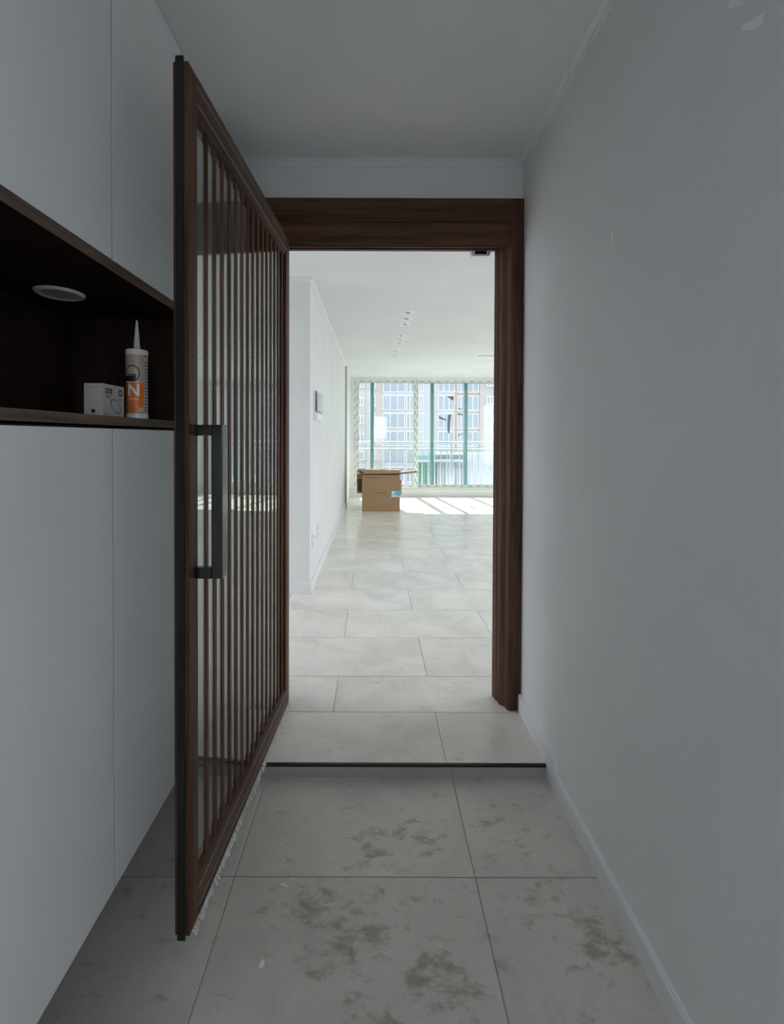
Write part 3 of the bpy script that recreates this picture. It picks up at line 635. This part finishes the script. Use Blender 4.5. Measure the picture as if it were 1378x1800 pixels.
# lower pieces hanging out at both sides
sheet('side_wing', C_, [(x0 - .001, 7.28, .585), (x0 - .095, 7.30, .575), (x0 - .095, 7.30, .255), (x0 - .001, 7.28, .25)], (0, .04, 0))
sheet('side_wing', C_, [(x1 + .001, 7.28, .50), (x1 + .046, 7.29, .47), (x1 + .046, 7.29, .235), (x1 + .001, 7.28, .23)], (0, .03, 0))
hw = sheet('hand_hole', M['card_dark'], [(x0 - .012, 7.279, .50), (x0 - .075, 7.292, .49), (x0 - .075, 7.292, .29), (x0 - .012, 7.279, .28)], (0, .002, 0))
bx('print_mark', M['red'], x0 - .058, x0 - .036, 7.277, 7.279, .43, .455, cb)
for xa, xb, z in ((x0 + .05, x0 + .33, .545), (x0 + .20, x0 + .40, .300), (x0 + .35, x0 + .40, .272)): bx('print_line', M['print_'], xa, xb, y0 - .0006, y0, z - .005, z + .005, cb)
st_ = bx('sticker', M['skyblue'], x1 - .140, x1 + .012, y0 - .0012, y0 - .0003, .252, .335, cb); st_['label'] = 'sky blue sticker with white band'
MB().box(x1 - .140, x1 + .012, y0 - .0016, y0 - .0013, .236, .251).box(x1 - .128, x1 - .085, y0 - .0016, y0 - .0013, .29, .325).box(x1 - .128, x1 - .06, y0 - .0016, y0 - .0013, .262, .272).build('sticker_print', M['white'], cb, world=True)

# ------------------------------------------------------------------ outside
GZ = -9.2
struct(bx('ground', M['asphalt'], -160, 160, -160, 260, GZ - .5, GZ), 'asphalt ground of the estate below the window', 'ground')
FYD = 66.0
def FX(u): return (u - 657.4) * FYD / 760.98
def FZ(v): return 1.2 - (v - 768.3) * FYD / 760.98
ab = empty('apartment_block', (8, FYD, GZ), label='pale apartment block with stacked windows seen through the window', category='building')
SH = 31.5 * FYD / 760.98
zt = FZ(691) + 16 * SH;  # unseen upper storeys added to cut sky light at the window
bx('facade_wall', M['fac'], FX(641), FX(842), FYD, FYD + 10, GZ, zt, ab)
bx('facade_wall', M['fac_pink'], FX(360), FX(641), FYD - .25, FYD + 10, GZ, zt, ab)
bx('facade_wall', M['fac_tan'], FX(842), FX(1100), FYD - .25, FYD + 10, GZ, zt, ab)
for u0, u1, mt in ((660, 672, M['fac_tan']), (799.5, 803, M['band'])): bx('pilaster', mt, FX(u0), FX(u1), FYD - .12, FYD, GZ, zt, ab)
cols = [(629, 639, 9, 22, -.25), (653, 659, 5, 22, 0), (673, 711, 5, 29, 0), (714.5, 727, 5, 29, 0), (736, 743, 5, 29, 0), (770, 798, 5, 29, 0), (804, 815, 5, 29, 0), (821, 840, 5, 29, 0), (855, 866, 6, 19, -.25), (890, 905, 6, 19, -.25), (925, 945, 6, 19, -.25)]
for k in range(-4, 16):
    zs = FZ(691) + k * SH
    if k < 15: bx('floor_band', M['band'] if k >= 0 else M['fac_tan'], FX(803.2), FX(842), FYD - .10, FYD, zs - .18, zs + .10, ab)
    for u0, u1, a, b_, yo in cols:
        s = FYD / 760.98; z1_, z0_ = zs - a * s, zs - b_ * s
        if z0_ < GZ + 1: continue
        xa, xb = FX(u0), FX(u1); yy = FYD + yo
        w_ = MB().box(xa, xb, yy - .06, yy - .002, z0_, z1_).build('window', M['fwin'], ab, world=True)
        nb = 3 if xb - xa > 2 else 2; f = MB(); fw = .09
        f.box(xa - fw, xb + fw, yy - .10, yy - .061, z1_, z1_ + fw).box(xa - fw, xb + fw, yy - .10, yy - .061, z0_ - fw, z0_)
        for i in range(nb + 1):
            xx = xa + (xb - xa) * i / nb; f.box(xx - fw / 2, xx + fw / 2, yy - .10, yy - .061, z0_, z1_)
        f.v = [(p - ab.location.x, q - ab.location.y, r - ab.location.z) for p, q, r in f.v]
        f.build('window_frame', M['fwinframe'], w_)
# low shop building in front, green shed
SY = 48.0
def GX(u): return (u - 657.4) * SY / 760.98
def GZf(v): return 1.2 - (v - 768.3) * SY / 760.98
sp = empty('shop_building', (GX(800), SY, GZ), label='low white building below the apartment block', category='building')
bx('wall', M['shopwall'], GX(768), GX(900), SY, SY + 5, GZ, GZf(797), sp)
bx('window_strip', M['shopdark'], GX(769), GX(818), SY - .08, SY, GZf(806), GZf(799), sp)
bx('canopy', M['shopwall'], GX(766), GX(822), SY - .8, SY - .081, GZf(811), GZf(807), sp)
for k in range(9): bx('wall_rib', M['inkgrey'], GX(776 + k * 5), GX(776 + k * 5) + .07, SY - .05, SY, GZ + .2, GZf(816), sp)
gs = empty('green_shed', (GX(745), SY - 1, GZ), label='green sheet-clad shed left of the low white building', category='shed')
bx('wall', M['green'], GX(733), GX(764), SY - 1, SY + 2, GZ, GZf(800), gs)
bx('fascia', M['shopwall'], GX(732), GX(766), SY - 1.2, SY - 1.001, GZf(811), GZf(807), gs)
for k in range(6): bx('wall_rib', M['leaf'], GX(736 + k * 5), GX(736 + k * 5) + .12, SY - 1.08, SY - 1, GZ + .2, GZf(813), gs)
bpy.context.view_layer.update()
